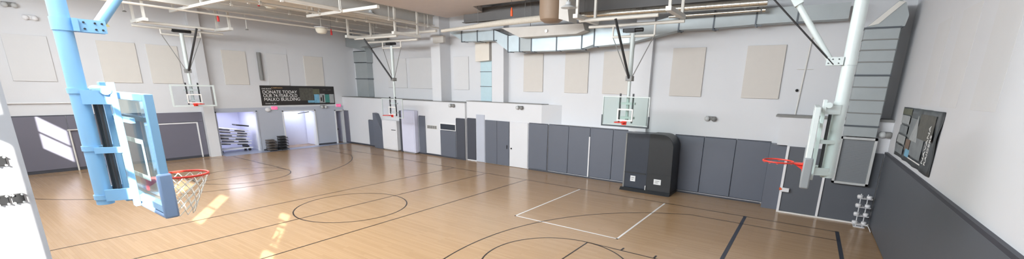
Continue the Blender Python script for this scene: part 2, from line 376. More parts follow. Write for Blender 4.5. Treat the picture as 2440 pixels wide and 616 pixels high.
ZA0, ZA1 = 4.0, 5.9
def panelX(x0, x1, y, m, label):
    o = B(x0, y-.06, ZA0, x1, y, ZA1).build('acoustic_panel', M[m], bevel=.008); return tag(o, label, 'acoustic panel', 'acoustic panels high on the walls')
def panelY(y0, y1, x, s, m, label):
    o = B(x, y0, ZA0, x+s*(.05 if s > 0 else .004), y1, ZA1).build('acoustic_panel', M[m], bevel=.008); return tag(o, label, 'acoustic panel', 'acoustic panels high on the walls')
panelX(-2.28, -1.02, YR, 'accent', 'rightmost beige acoustic panel on the back wall, nearest the right hoop pole')
panelX(-5.03, -3.76, YR, 'accent', 'beige acoustic panel just right of the white column behind the facing hoop')
panelX(-8.33, -7.08, YM, 'accent', 'beige acoustic panel directly behind the glass backboard hoop facing the camera')
panelX(-10.38, -9.1, YM, 'accent', 'middle beige acoustic panel of the three under the silver duct')
panelX(-12.87, -11.67, YM, 'accent', 'leftmost beige acoustic panel of the three under the silver duct')
panelX(-18.3, -17.12, YL, 'whitefab', 'white acoustic panel between the white column and the silver drop duct')
panelX(-22.25, -20.12, YL, 'whitefab', 'wide white acoustic panel right of the youth hoop pole above the low wall')
panelX(-24.5, -22.6, YL, 'whitefab', 'white acoustic panel behind the youth hoop pole above the low wall')
panelY(2.8, 4.05, XL, 1, 'whitefab', 'pale acoustic panel at the near end of the left wall left of the blue pole')
panelY(5.55, 6.9, XL, 1, 'cream', 'pale acoustic panel on the left wall just right of the blue pole')
panelY(7.3, 8.55, XL, 1, 'cream', 'pale acoustic panel on the left wall behind the far left hoop pole')
panelY(10.5, 11.72, XL, 1, 'cream', 'cream acoustic panel above the storage alcove, right of the far left hoop')
panelY(12.78, 14.05, XL, 1, 'whitefab', 'white acoustic panel above the left half of the black banner')
panelY(15.1, 16.36, XL, 1, 'cream', 'cream acoustic panel above the right half of the black banner')
panelY(12.9, 14.12, XR, -1, 'whitefab', 'white acoustic panel on the right wall just above the dark banner')
panelY(10.9, 12.12, XR, -1, 'whitefab', 'white acoustic panel on the right wall, middle of the row of three')
panelY(8.85, 10.05, XR, -1, 'whitefab', 'white acoustic panel on the right wall nearest the photograph edge')

# ------------------------------------------------------------------ doors, alcove contents, low wall fixtures
def frameY(y0, y1, z1, t, name, n, m='white'):
    return struct(MB().box(XL, y0-t, 0, XL+.07, y0, z1+t).box(XL, y1, 0, XL+.07, y1+t, z1+t).box(XL, y0-t, z1, XL+.07, y1+t, z1+t).build(name % n, M[m], smooth=False))
d = frameY(ALC[0], ALC[1], ALC[3], .06, 'trim_%d', 6, 'greywash')
d = frameY(DR1[0], DR1[1], DR1[3], .07, 'door_%d', 1)
B(XL-1.22, 15.43, .02, XL-.24, 15.49, 2.34).build('door_leaf', M['alc'], d); B(XL-1.22, 13.33, .02, XL-.24, 13.39, 2.34).build('door_leaf', M['alc'], d)
MB().bar((XL-.1, 14.4, 2.2), (XL-.02, 15.1, 2.3), .05, .05).build('door_closer', M['grey'], d)
d = frameY(DR3[0], DR3[1], DR3[3], .06, 'door_%d', 3)
MB().box(XL-.2, 16.95, .02, XL+.02, 17.0, 2.28).build('door_leaf', M['white'], d); MB().ell((XL+.0, 17.03, 1.0), .06, .05, .05).build('door_knob', M['dark'], d)
# gates in the middle of the back wall
d = struct(MB().box(-15.0, 17.7, .02, -14.17, 17.75, 2.42).box(-14.14, 17.7, .02, -13.32, 17.75, 2.42).build('door_2', M['pad'], smooth=False)); 
B(-14.17, 17.71, .02, -14.14, 17.75, 2.42).build('door_seam', M['seam'], d); MB().tube([(-13.45, 17.67, .95), (-13.45, 17.67, 1.15)], .02).build('door_handle', M['dark'], d)
d = struct(B(-13.28, 17.7, .02, -12.1, 17.75, 2.42).build('door_6', M['wall'], smooth=False)); MB().ell((-13.15, 17.67, 1.0), .04, .05, .04).build('door_knob', M['dark'], d)
B(-15.66, 17.71, .02, -15.06, 17.75, 2.68).build('trim_7', M['greywash'])['kind'] = 'structure'
struct(MB().box(-18.42, 17.56, 1.64, -17.12, 17.6, 2.06).build('window_7', M['winfr'], smooth=False)); wo = bpy.data.objects['window_7']
B(-18.36, 17.545, 1.68, -17.16, 17.56, 2.0).build('window_pane', M['darkwin'], wo)
v = thing('air_vent', 'small grey louvred air vent on the low white wall', 'vent', (-19.12, 17.6, 1.63))
B(-19.56, 17.58, 1.62, -18.69, 17.6, 1.86).build('vent_frame', M['offwhite'], v)
q = MB()
for k in range(5): q.box(-19.52+.165*k, 17.565, 1.65, -19.52+.165*k+.13, 17.58, 1.83)
q.build('louvre', M['grey'], v)
# white storage cabinet below the youth hoop, its sloped side panel, the tall cabinet
c = thing('storage_cabinet', 'white waist-high cabinet against the low wall below the youth hoop', 'cabinet', (-22.7, 17.3, 0))
B(-23.45, 17.2, .05, -21.98, 17.58, 1.95).build('cabinet_body', M['white'], c, bevel=.02); B(-23.38, 17.18, .12, -22.05, 17.2, 1.88).build('cabinet_door', M['white'], c, bevel=.01)
MB().tube([(-22.45, 17.16, 1.36), (-22.05, 17.16, 1.36)], .02).build('cabinet_handle', M['dark'], c); B(-23.4, 17.25, 0, -22.03, 17.5, .05).build('plinth', M['grey'], c)
s = MB().prism([(-24.45, 17.25, 0), (-23.5, 17.25, 0), (-23.5, 17.25, 1.05), (-24.2, 17.25, 2.3), (-24.45, 17.25, 2.35)], (0, .33, 0)).build('sloped_panel', M['pad'], bevel=.02)
tag(s, 'grey panel with a sloped edge standing left of the white cabinet', 'panel')
c = thing('tall_cabinet', 'tall white cabinet with a dark left edge standing against the low wall', 'cabinet', (-21.0, 17.3, 0))
B(-21.55, 17.25, .04, -20.33, 17.58, 2.68).build('cabinet_body', M['alc'], c, bevel=.05); B(-21.75, 17.27, .02, -21.55, 17.58, 2.62).build('side_panel', M['paddark'], c, bevel=.01)
B(-21.5, 17.225, .1, -20.38, 17.25, 2.6).build('cabinet_door', M['alc'], c, bevel=.02); B(-21.5, 17.28, 0, -20.4, 17.5, .04).build('plinth', M['grey'], c)
# stack of folding tables in the alcove
G = 'folding tables stacked in the storage alcove'
tl = ['bottom white folding table of the stack in the alcove', 'second folding table from the bottom of the alcove stack', 'third folding table from the bottom of the alcove stack', 'fourth folding table from the bottom of the alcove stack', 'fifth folding table from the bottom of the alcove stack', 'top tilted white folding table on the alcove stack']
for k in range(6):
    zz = .42+.17*k; dy = .06*math.sin(k*2.1); o = thing('folding_table', tl[k], 'folding table', (XL-1.0, 10.75+dy, zz), group=G)
    o.rotation_euler = (math.radians((-5, -6, -7, -6, -8, -9)[k]), 0, math.radians((-2, 3, -3, 2, 1, -2)[k]))
    B(-.38, -.86, .08, .38, .86, .13).build('tabletop', M['white'], o, bevel=.01, local=True)
    for y in (-.6, .42):
        MB().tube([(-.3, y, .06), (-.3, y+.25, .03), (.3, y+.25, .03), (.3, y, .06)], .02, 8).build('leg', M['black'], o, local=True)
    MB().box(.385, -.8, .02, .4, -.25+.1*(k%2), .075).box(.385, .1, .02, .4, .62, .075).build('table_frame', M['dark'], o, local=True)
o = thing('table_dolly', 'low dark dolly carrying the stacked folding tables in the alcove', 'dolly', (XL-1.0, 10.75, 0))
B(-.4, -.9, .16, .4, .9, .22).build('deck', M['white'], o, local=True); MB().box(-.3, -.85, .22, .3, -.7, .44).box(-.3, .6, .22, .3, .75, .34).build('support', M['dark'], o, local=True)
for x in (-.3, .3):
    for y in (-.75, .75): MB().tube([(x-.03, y, .08), (x+.03, y, .08)], .08, 14).build('wheel', M['black'], o, local=True)
o = tag(B(-.3, -.35, 0, .3, .35, .08).build('folded_mat', M['dark'], bevel=.02), 'dark folded mat lying on top of the stacked folding tables', 'mat'); o.location = (XL-1.0, 11.3, 1.52); o.rotation_euler = (math.radians(-9), 0, 0)
# stacked chairs outside the alcove
def chair(loc, rz, m, label, group):
    o = thing('stacking_chair', label, 'chair', loc, rz, group)
    B(-.23, -.22, .07, .23, .2, .11).build('seat', M[m], o, local=True, bevel=.015); B(-.22, .0, .125, .22, .3, .165).build('backrest', M[m], o, local=True, bevel=.015)
    for x in (-.21, .21): MB().tube([(x, -.2, .07), (x, -.24, 0)], .014, 6).build('leg', M['dark'], o, local=True); MB().tube([(x, .2, .14), (x, .24, 0)], .014, 6).build('leg', M['dark'], o, local=True)
    return o
word = ['bottom', 'second', 'third', 'fourth', 'top']
for k in range(4): chair((XL+.42, 12.3, 0.175*k), PI/2, 'chairs', '%s taupe chair of the low stack nearest the storage alcove' % ('bottom', 'second', 'third', 'top')[k], 'taupe chairs stacked by the alcove')
for k in range(5): chair((XL+.42, 13.0, 0.175*k), PI/2, 'dark', '%s dark chair of the taller stack beside the bright doorway' % word[k], 'dark chairs stacked by the doorway')

# ------------------------------------------------------------------ black cabinet, rack
c = thing('black_cabinet', 'large black two-part cabinet with a rounded top corner against the padded back wall', 'cabinet', (-5.3, 17.1, 0))
MB().prism([(-6.3, 16.72, .1), (-5.3, 16.72, .1), (-5.3, 16.72, 2.46), (-6.3, 16.72, 2.44)], (0, .9, 0)).build('left_bay', M['kioskb'], c, bevel=.015)  # black bay, with a bluish reflection put into its colour
prof = [(-5.3, 16.66, .1), (-4.26, 16.66, .1), (-4.3, 16.66, 1.9)]+[(-4.8+.5*math.cos(math.radians(a)), 16.66, 1.94+.54*math.sin(math.radians(a))) for a in range(0, 91, 10)]+[(-5.3, 16.66, 2.48)]
MB().prism(prof, (0, 1.0, 0)).build('right_bay', M['kiosk'], c, bevel=.015)
MB().prism([(-6.4, 16.5, 0), (-4.25, 16.5, 0), (-4.25, 16.62, .12), (-6.4, 16.62, .12)], (0, 0, .001)).box(-6.38, 16.6, 0, -4.25, 17.66, .1).build('plinth', M['kiosk'], c)
B(-6.28, 16.69, .75, -5.36, 16.72, .8).build('ledge', M['kiosk'], c); B(-5.28, 16.64, .82, -4.28, 16.66, .84).build('ledge', M['kiosk'], c)
B(-6.34, 16.7, .1, -6.28, 17.62, 2.42).build('side_frame', M['grey'], c)
for (x, zz, yy, ww, hh) in ((-5.9, .52, 16.705, .22, .24), (-4.82, .52, 16.645, .3, .22)):
    q = B(x-ww/2, yy, zz-hh/2, x+ww/2, yy+.012, zz+hh/2).build('label_plate', M['paper'], c)
    MB().box(x-ww*.3, yy-.004, zz+hh*.1, x+ww*.3, yy, zz+hh*.2).box(x-ww*.3, yy-.004, zz-hh*.2, x+ww*.1, yy, zz-hh*.1).build('printed_mark', M['grey'], q)
MB().tube([(-5.3, 16.62, .12), (-5.3, 16.62, .3)], .025).build('caster_handle', M['lens'], c)

r = thing('ball_rack', 'white wire rack with four tiers standing in the right back corner', 'rack', (1.95, 16.62, 0))
for x in (1.86, 2.04): MB().tube([(x, 16.55, .02), (x, 16.72, 1.08)], .014, 8).build('post', M['white'], r)
for k in range(4):
    zz = .1+.29*k; q = MB()
    for y in (16.46, 16.62): q.tube([(1.76, y, zz), (2.14, y, zz)], .01, 8)
    for x in (1.76, 1.95, 2.14): q.tube([(x, 16.46, zz), (x, 16.7, zz+.03)], .009, 6)
    t_ = q.build('tier', M['white'], r)
    for x in (1.82, 2.06): MB().lathe([(.05, 0), (.075, .02), (.075, .09), (.06, .1)], (x, 16.54, zz+.005), 14).build('cup', M['white'], t_)
B(1.8, 16.48, 0, 2.1, 16.75, .02).build('base', M['white'], r)
MB().tube([(2.1, 16.5, .1), (2.16, 16.4, .12), (2.2, 16.2, .05), (2.21, 16.05, .02)], .012, 8).build('hose', M['white'], r)

# ------------------------------------------------------------------ banners, signs, wall lights
b = thing('banner', 'wide black banner with white lettering and small pictures on the left wall', 'banner', (XL, 14.6, 2.8))
B(XL+.005, 12.25, 2.77, XL+.02, 17.0, 3.98).build('banner_sheet', M['banner'], b)
XT = XL+.024; R90 = (PI/2, 0, PI/2)
for k, s in enumerate(['DONATE TODAY', 'OUR 74-YEAR-OLD', 'MALKO BUILDING']): text('lettering', s, M['wprint'], .27, (XT, 12.36+.02*k, 3.5-.225*k), R90, b, sx=(.98, .9, .99)[k])
text('small_lettering', 'ONE BLOCK', M['wprint'], .1, (XT, 12.34, 3.75), R90, b); text('small_lettering', 'CAMPAIGN', M['gold'], .13, (XT, 12.9, 3.8), R90, b)
text('small_lettering', 'Donate  &  give', M['wprint'], .1, (XT, 12.45, 2.86), R90, b)
text('small_lettering', 'arts', M['gprint'], .12, (XT, 16.2, 3.72), R90, b); text('small_lettering', 'youth', M['gprint'], .1, (XT, 16.55, 3.72), R90, b)
def pic(y0, z0, y1, z1, m, dx=0): B(XT-.002, y0, z0, XT+.002+dx, y1, z1).build('picture', M[m], b)
pic(14.6, 3.05, 15.5, 3.85, 'photoA'); pic(15.5, 3.4, 15.95, 3.8, 'photoF', .001); pic(15.55, 2.88, 15.9, 3.45, 'photoB', .002); pic(15.1, 2.9, 15.54, 3.05, 'photoB'); pic(15.9, 2.88, 16.3, 3.48, 'photoE', .001); pic(16.3, 2.9, 16.62, 3.44, 'photoC', .001); pic(16.62, 2.86, 16.95, 3.46, 'photoE')
B(XT, 16.13, 2.92, XT+.008, 16.22, 3.4).build('picture', M['banner'], b); B(XT, 15.98, 3.0, XT+.006, 16.08, 3.25).build('picture', M['banner'], b)

b = thing('banner', 'large dark creased banner with pictures hanging on the right-hand wall', 'banner', (XR, 13.5, 2.6))
# sheet with gentle creases
nx, nz = 24, 10; vs = []; fs = []
def bp(u, v):
    y = 15.72-4.3*u; return y, 2.58+1.33*v+.02*math.sin(u*9)*(1-v)*0
for j in range(nz+1):
    for i in range(nx+1):
        u, v_ = i/nx, j/nz; y, zz = bp(u, v_); vs.append((XR-.02-.014*(1+math.sin(u*23+v_*7)+.6*math.sin(u*41-v_*13)), y, zz))
for j in range(nz):
    for i in range(nx): a = j*(nx+1)+i; fs.append((a, a+1, a+nx+2, a+nx+1))
q = MB().add(vs, fs); o = q.build('banner_sheet', M['bannerR'], b); sm = o.modifiers.new('thick', 'SOLIDIFY'); sm.thickness = .006
XQ = XR-.062
def picr(u0, v0, u1, v1, m, d=0):
    y0, z0 = bp(u0, v0); y1, z1 = bp(u1, v1); B(XQ-d, y1, z0, XQ+.004-d, y0, z1).build('picture', M[m], b)
for k in range(4): picr(.05, .08+.2*k, .3, .24+.2*k, 'photoE' if k % 2 else 'photoD')
picr(.04, .86, .32, .98, 'photoF'); picr(.34, .45, .56, .82, 'photoD'); picr(.58, .5, .92, .92, 'photoA'); picr(.34, .2, .46, .42, 'photoG', .002); picr(.38, .1, .5, .24, 'photoB', .003); picr(.48, .16, .78, .5, 'photoD', .001)
q = MB().prism([(XQ-.006, bp(.42, 0)[0], bp(0, .42)[1]), (XQ-.006, bp(.62, 0)[0], bp(0, .42)[1]), (XQ-.006, bp(.54, 0)[0], bp(0, .88)[1])], (.004, 0, 0)).build('picture', M['photoE'], b)
B(XQ-.004, bp(.82, 0)[0], bp(0, .1)[1], XQ, bp(.5, 0)[0], bp(0, .12)[1]).build('white_rule', M['wprint'], b)
RV = (PI/2, -PI/2, -PI/2)
text('lettering', 'NAVANA', M['wprint'], .2, (XQ-.004, bp(.87, 0)[0], bp(0, .14)[1]), RV, b); text('lettering', 'RAIDERS', M['wprint'], .17, (XQ-.004, bp(.925, 0)[0], bp(0, .14)[1]), RV, b)

def exit_sign(y, zz, label):
    o = thing('exit_sign', label, 'exit sign', (XL, y, zz))
    B(XL+.02, y-.2, zz-.11, XL+.08, y+.2, zz+.11).build('sign_box', M['white'], o, bevel=.01); p = B(XL+.08, y-.18, zz-.09, XL+.086, y+.18, zz+.09).build('sign_face', M['pink'], o)
    text('lettering', 'EXIT', M['wprint'], .15, (XL+.088, y-.165, zz-.055), R90, o)
    return o
exit_sign(12.9, 2.61, 'glowing pink exit sign beside a white lamp head, left of the bright doorway'); exit_sign(17.2, 2.68, 'glowing pink exit sign above the far left corner door')
o = tag(MB().ell((XL+.1, 12.5, 2.52), .1, .17, .13).build('lamp_head', M['white']), 'white round emergency lamp head left of the pink exit sign', 'lamp')
def wall_light(x, y, zz, label, axis='x', m='grey'):
    o = thing('emergency_light', label, 'emergency light', (x, y, zz))
    if axis == 'x':
        ww = .15 if x > 2 else .2
        B(x-ww, y-.06, zz-.06, x+ww, y, zz+.08).build('housing', M[m], o, bevel=.03)
        for s in (.07-ww, ww-.07): MB().ell((x+s, y-.1, zz-.02), .1, .08, .1).build('lamp', M['lens'] if s < 0 else M[m], o)
    else:
        B(x, y-.2, zz-.08, x+.08, y+.2, zz+.1).build('housing', M[m], o, bevel=.03)
        for s in (-.13, .13): MB().ell((x+.12, y+s, zz-.02), .08, .1, .1).build('lamp', M['lens'] if m == 'grey' else M[m], o)
    return o
wall_light(-17.36, 17.6, 3.12, 'grey twin emergency light on the low wall left of the corner'); wall_light(-12.63, 17.75, 3.2, 'grey twin emergency light above the white door on the back wall')
wall_light(-3.27, 17.9, 3.17, 'grey oval emergency light above the pads right of the black cabinet'); wall_light(2.14, 17.02, 3.02, 'grey emergency light in the right back corner beside the banner')
wall_light(XL, 3.25, 7.05, 'grey emergency light high on the left wall in the top left corner', 'y'); wall_light(XL, 3.72, 6.62, 'white oval light on the left wall below the grey emergency light', 'y', 'white')
wall_light(XL, 16.1, 2.62, 'small grey twin emergency light below the black banner', 'y')
o = tag(MB().prism([(XL+.01, 5.88, 6.55), (XL+.01, 6.16, 6.55), (XL+.01, 6.02, 6.78)], (.02, 0, 0)).build('warning_sign', M['yellow']), 'small yellow triangular warning sign high on the left wall', 'sign')
o = tag(MB().tube([(XL+.12, 12.4, 4.3), (XL+.12, 12.4, 5.9)], .11, 16).build('bumper_tube', M['grey']), 'grey vertical padded tube on the left wall above the banner corner', 'tube')
o = thing('conduit', 'thin grey conduit with a black junction dot on the back wall near the right hoop', 'conduit', (-.3, YR, 3.5))
MB().tube([(-.28, YR-.03, 6.4), (-.4, YR-.03, 3.47)], .022, 8).tube([(-.6, YR-.03, 5.05), (-.1, YR-.03, 5.05)], .012, 6).build('conduit_pipe', M['offwhite'], o); MB().ell((-.48, YR-.05, 4.32), .05, .05, .05).build('junction', M['black'], o)
o = thing('handrail', 'thin white rail running along the near end of the left wall', 'rail', (XL, 3, 3.05))
MB().tube([(XL+.1, .3, 3.08), (XL+.1, 4.9, 3.08)], .03, 8).build('rail', M['white'], o)
for y in (1.0, 2.6, 4.2): MB().tube([(XL, y, 3.08), (XL+.1, y, 3.08)], .025, 8).build('bracket', M['grey'], o)
# bolted bracket plates on the sunlit pier
for zz, yo, lb in ((3.953, .087, 'upper black bolted bracket plate on the bright pier at the left edge'), (3.836, .1, 'lower black bolted bracket plate on the bright pier at the left edge')):
    o = thing('bracket_plate', lb, 'bracket', (-2.0, yo, zz))
    for k in (0, 1):
        yy = yo+.03*k; B(-2.001, yy, zz-.015, -1.99, yy+.024, zz+.015).build('plate', M['black'], o, bevel=.002)
        for a in (.003, .021):
            for c_ in (-.012, .012): MB().tube([(-1.99, yy+a, zz+c_), (-1.984, yy+a, zz+c_)], .0028, 8).build('bolt', M['lens'], o)

o = tag(B(-18.95, 17.75, 6.6, -18.1, 17.95, 6.98).build('junction_box', M['beam'], bevel=.01), 'grey junction box at the top of the white column behind the youth hoop', 'junction box')
# ------------------------------------------------------------------ ducts and ceiling services
Y0, Y1 = 17.15, 17.65
FAR = -4.75
def sec(mb, x0, a0, b0, x1, a1, b1, y0=Y0, y1=Y1):
    mb.loft([(x0,y0,a0),(x0,y1,a0),(x0,y1,b0),(x0,y0,b0)], [(x1,y0,a1),(x1,y1,a1),(x1,y1,b1),(x1,y0,b1)]); return mb
d = thing('air_duct', 'large silver rectangular duct running along the top of the back wall', 'air duct', (-10, 17.4, 5.9))
secs = [(-16.95,6.98,7.06,-16.1,6.56,7.04),(-16.1,6.52,7.02,-15.0,6.5,7.0),(-15.0,6.5,7.0,-13.9,6.5,6.98),(-13.9,6.5,6.98,-13.0,5.94,6.66),(-13.0,5.92,6.66,-12.3,5.92,6.66),(-12.3,5.92,6.66,-11.6,5.92,6.67),
        (-11.6,5.9,6.68,-10.2,5.9,6.7),(-10.2,5.9,6.7,-8.9,5.94,6.72),(-8.9,5.94,6.72,-8.3,6.1,6.86),(-8.3,6.02,6.78,-6.7,6.1,6.62),(-6.7,6.1,6.62,-4.75,6.48,7.08),(-4.7,6.5,7.06,-3.45,6.5,7.04),(-3.45,6.5,7.04,-2.05,6.55,7.06),(-2.05,6.55,7.06,-.8,6.56,7.05),(-.8,6.56,7.05,.6,6.56,7.05)]
for s in secs: sec(MB(), *s).build('duct_section', M['galv' if s[0] > -8 or s[0] == -12.3 else 'steel'], d)
for x, a, b_ in ((-16.1,6.5,7.04),(-15,6.48,7.02),(-13.9,6.48,7.0),(-13.0,5.9,6.7),(-12.3,5.9,6.7),(-11.6,5.88,6.72),(-10.2,5.88,6.74),(-8.9,5.9,6.78),(-8.3,6.0,6.88),(-4.72,6.44,7.12),(-3.45,6.44,7.1),(-2.05,6.5,7.1),(-.8,6.52,7.1)):
    MB().box(x-.025, Y0-.025, a, x+.025, Y1, b_).box(x-.02, Y0-.03, a-.03, x+.2, Y0+.02, a+.01).build('flange', M['flange'], d)
d = thing('drop_duct', 'silver vertical duct with a beige hood dropping from the main duct behind the low wall', 'air duct', (-15.5, 18.6, 3.4))
B(-15.9, 18.42, 3.4, -15.1, 18.78, 5.6).build('duct_section', M['bluelit_duct'], d);  # galvanised duct, with bluish light put into its colour
for zz in (4.2, 5.0): B(-15.93, 18.4, zz, -15.07, 18.78, zz+.03).build('flange', M['flange'], d)
sec(MB(), -16.0, 5.55, 6.55, -15.0, 5.6, 6.55, 18.1, 18.78).build('hood', M['tan'], d); MB().loft([(-15.75,17.65,6.5),(-15.2,17.65,6.5),(-15.2,17.65,6.8),(-15.75,17.65,6.8)], [(-15.75,18.2,6.5),(-15.2,18.2,6.5),(-15.2,18.2,6.8),(-15.75,18.2,6.8)]).build('collar', M['galv'], d)
d = thing('drop_duct', 'grey silver vertical duct in the far left corner behind the low wall', 'air duct', (-26.9, 18.5, 3.3))
sec(MB(), -27.55, 3.33, 4.55, -26.2, 3.33, 4.55, 18.35, 18.78).build('duct_section', M['galv'], d); sec(MB(), -27.55, 4.55, 5.65, -26.2, 4.55, 5.65, 18.35, 18.78).build('duct_section', M['galv'], d)
sec(MB(), -27.6, 5.65, 6.4, -26.1, 5.65, 6.4, 18.3, 18.78).build('duct_section', M['galv'], d)
sec(MB(), -28.25, 6.75, 7.5, -26.1, 6.4, 7.4, 18.2, 18.78).build('elbow', M['galv'], d); sec(MB(), -26.0, 6.6, 7.3, -24.0, 6.8, 7.3, 17.8, 18.5).build('branch', M['galv'], d)
for zz in (4.55, 5.65, 6.4): B(-27.6, 18.3, zz-.025, -26.15, 18.78, zz+.025).build('flange', M['flange'], d)
# right-hand riser with return grille
d = thing('riser_duct', 'tall silver riser duct with a framed return grille at the right corner', 'air duct', (1.5, 16.8, 1.35))
zz = [2.9, 3.25, 3.65, 4.05, 4.45, 4.8, 5.2, 5.55, 5.85, 6.2]
for a, b_ in zip(zz[:-1], zz[1:]): B(1.05, 16.72, a+.012, 1.9, 17.0, b_-.012).build('duct_section', M['galv'], d, bevel=.01)
B(1.1, 17.0, 3.5, 1.95, 17.88, 6.2).build('back_section', M['galv'], d)
q = MB()
for a in zz[1:]: q.box(1.04, 16.71, a-.014, 1.91, 17.0, a+.014)
q.build('duct_seam', M['grey'], d); [B(1.02, 16.69, a, 1.92, 17.0, a+.05).build('flange', M['flange'], d) for a in (3.22, 4.78, 6.16)]
MB().prism([(1.05, 16.72, 6.2), (1.98, 16.72, 6.2), (2.02, 16.72, 6.5), (1.9, 16.72, 6.85), (1.75, 16.72, 6.95)], (0, .9, 0)).build('elbow', M['galv'], d)
MB().prism([(1.1, 16.7, 6.24), (1.35, 16.7, 6.3), (1.88, 16.7, 6.88), (1.72, 16.7, 6.9)], (0, .08, 0)).build('elbow_highlight', M['offwhite'], d)  # pale wedge shaped as the diagonal highlight on the elbow
q = MB().box(1.0, 16.76, 1.33, 1.07, 16.95, 2.88).box(1.9, 16.76, 1.33, 1.97, 16.95, 2.88).box(1.0, 16.76, 1.33, 1.97, 16.95, 1.4).box(1.0, 16.76, 2.81, 1.97, 16.95, 2.88); gf = q.build('grille_frame', M['lens'], d)
q = B(1.05, 16.85, 1.38, 1.92, 16.95, 2.84)
for k in range(28): q.box(1.07, 16.835, 1.42+.05*k, 1.9, 16.86, 1.445+.05*k)
q.build('louvre', M['grill'], gf)

def single(mb, name, m, label, cat, group=None, bevel=0): return tag(mb.build(name, M[m], bevel=bevel), label, cat, group)
def ibeam(p0, p1, hh, wf, m, name, label):
    p0 = Vector(p0); p1 = Vector(p1)
    mb = MB().bar(p0, p1, .03, hh).bar(p0+Vector((0,0,hh/2)), p1+Vector((0,0,hh/2)), wf, .035).bar(p0-Vector((0,0,hh/2)), p1-Vector((0,0,hh/2)), wf, .035)
    o = mb.build(name, M[m]); o['kind'] = 'structure'; o['label'] = label; o['category'] = 'beam'; return o
ibeam((-23.3, -.5, 7.6), (-23.3, 18.7, 7.6), .55, .3, 'beam', 'ceiling_beam', 'grey-brown steel beam near the left wall running away from the camera')
ibeam((-19.1, -.5, 7.85), (-19.1, 18.7, 7.85), .5, .28, 'beam', 'ceiling_beam', 'grey-brown steel beam right of the tan duct running away from the camera')
ibeam((-16.0, 17.25, 7.75), (2.2, 17.25, 7.75), .6, .3, 'dkbeam', 'ceiling_beam', 'dark grey steel beam running along the top of the back wall')
ibeam((-6.3, 5, 8.0), (-6.3, 17.2, 8.0), .45, .25, 'dkbeam', 'ceiling_beam', 'dark grey steel beam above the facing hoop running to the back wall')
o = MB().prism([(-17.6,6,7.85),(-10.2,6,7.85),(-10.2,15.7,7.85),(-14.0,15.7,7.85),(-14.6,17.1,7.85),(-17.6,17.6,7.85)], (0,0,.4)).build('ceiling_soffit', M['tan2']); o['kind'] = 'structure'; o['label'] = 'tan soffit board under the deck at the top of the picture'; o['category'] = 'soffit'
d = thing('round_duct', 'big tan painted round duct running away under the ceiling on the left', 'air duct', (-21.5, 11, 7.6))
MB().tube([(-21.5, 2, 7.93), (-21.5, 17.0, 7.93)], .32, 24).build('duct_pipe', M['tan'], d)
for y in (6, 9, 12, 15): MB().tube([(-21.5, y-.03, 7.93), (-21.5, y+.03, 7.93)], .335, 24).build('duct_band', M['tan'], d)
single(MB().tube([(-23.95, 1, 7.2), (-23.95, 17.9, 7.2)], .045, 10), 'sprinkler_pipe', 'tan', 'thin tan sprinkler pipe nearest the left wall', 'pipe')
single(MB().tube([(-18.6, 2, 7.45), (-18.6, 16.9, 7.45)], .09, 12), 'sprinkler_pipe', 'tan', 'tan main pipe running away below the beam in the ceiling centre', 'pipe')
single(MB().tube([(-20.3, 2, 7.7), (-20.3, 17.2, 7.7)], .06, 12), 'sprinkler_pipe', 'pipe', 'white pipe running beside the big tan round duct', 'pipe')
single(MB().tube([(-25, 16.4, 7.02), (-17.2, 16.4, 7.02)], .07, 12).tube([(-22.5, 16.4, 7), (-22.5, 16.4, 8.299)], .012, 6).tube([(-18.1, 16.4, 7), (-18.1, 16.4, 8.299)], .012, 6), 'cross_pipe', 'pipe', 'white cross pipe above the youth hoop frame', 'pipe')
d = thing('insulated_pipe', 'pale insulated pipe running along the back wall left of the brown drum', 'pipe', (-13.8, 16.8, 7.1))
MB().tube([(-16.7, 16.3, 6.97), (-16.0, 16.3, 7.0), (-14.8, 16.3, 7.04), (-13.9, 16.3, 7.09), (-12.7, 16.3, 7.13), (-9.2, 16.3, 7.2)], [.08, .08, .09, .12, .14, .14], 16).build('pipe_wrap', M['insul'], d)
for x in (-14.2, -11.4): MB().tube([(x, 16.3, 7.1), (x, 16.3, 8.31)], .012, 6).build('hanger_rod', M['grey'], d)
d = thing('spiral_duct', 'shiny round spiral duct running along the back wall behind the facing hoop', 'air duct', (-5, 16.5, 7.1))
MB().tube([(-8.6, 16.5, 7.19), (-1.7, 16.5, 7.13)], .125, 20).build('duct_pipe', M['spiral'], d)
for k in range(24): MB().ring((-8.4+.28*k, 16.5, 7.188-.0022*k*1.1), .127, .006, 20, 6, 'x').build('spiral_seam', M['spiral'], d)
single(MB().tube([(-5.0, 16.72, 6.93), (-1.9, 16.72, 6.93)], .055, 12).tube([(-1.85, 16.72, 6.93), (-1.75, 16.72, 6.93)], .09, 12).tube([(-4.5, 16.72, 6.93), (-4.5, 16.72, 8.299)], .01, 6).tube([(-2.4, 16.72, 6.93), (-2.4, 16.72, 8.299)], .01, 6), 'chrome_pipe', 'spiral', 'thin shiny pipe just below the spiral duct', 'pipe')
d = thing('duct_drum', 'brown round duct drum hanging from the deck beside the grey branch duct', 'air duct', (-8.95, 14.6, 6.65))
MB().lathe([(.05, 0), (.3, .02), (.44, .12), (.48, .3), (.48, 1.6)], (-8.95, 14.6, 6.66), 32).build('drum', M['brown'], d)
MB().loft([(-8.45,14.3,6.75),(-8.4,14.9,6.75),(-8.4,14.9,8.2),(-8.45,14.3,8.2)], [(-8.0,14.3,6.62),(-7.98,14.9,6.62),(-8.2,14.9,8.2),(-8.25,14.3,8.2)]).build('angled_plate', M['beam'], d)
d = thing('branch_duct', 'flat grey branch duct with tapered ends above the main silver duct', 'air duct', (-10.8, 16.0, 6.75))
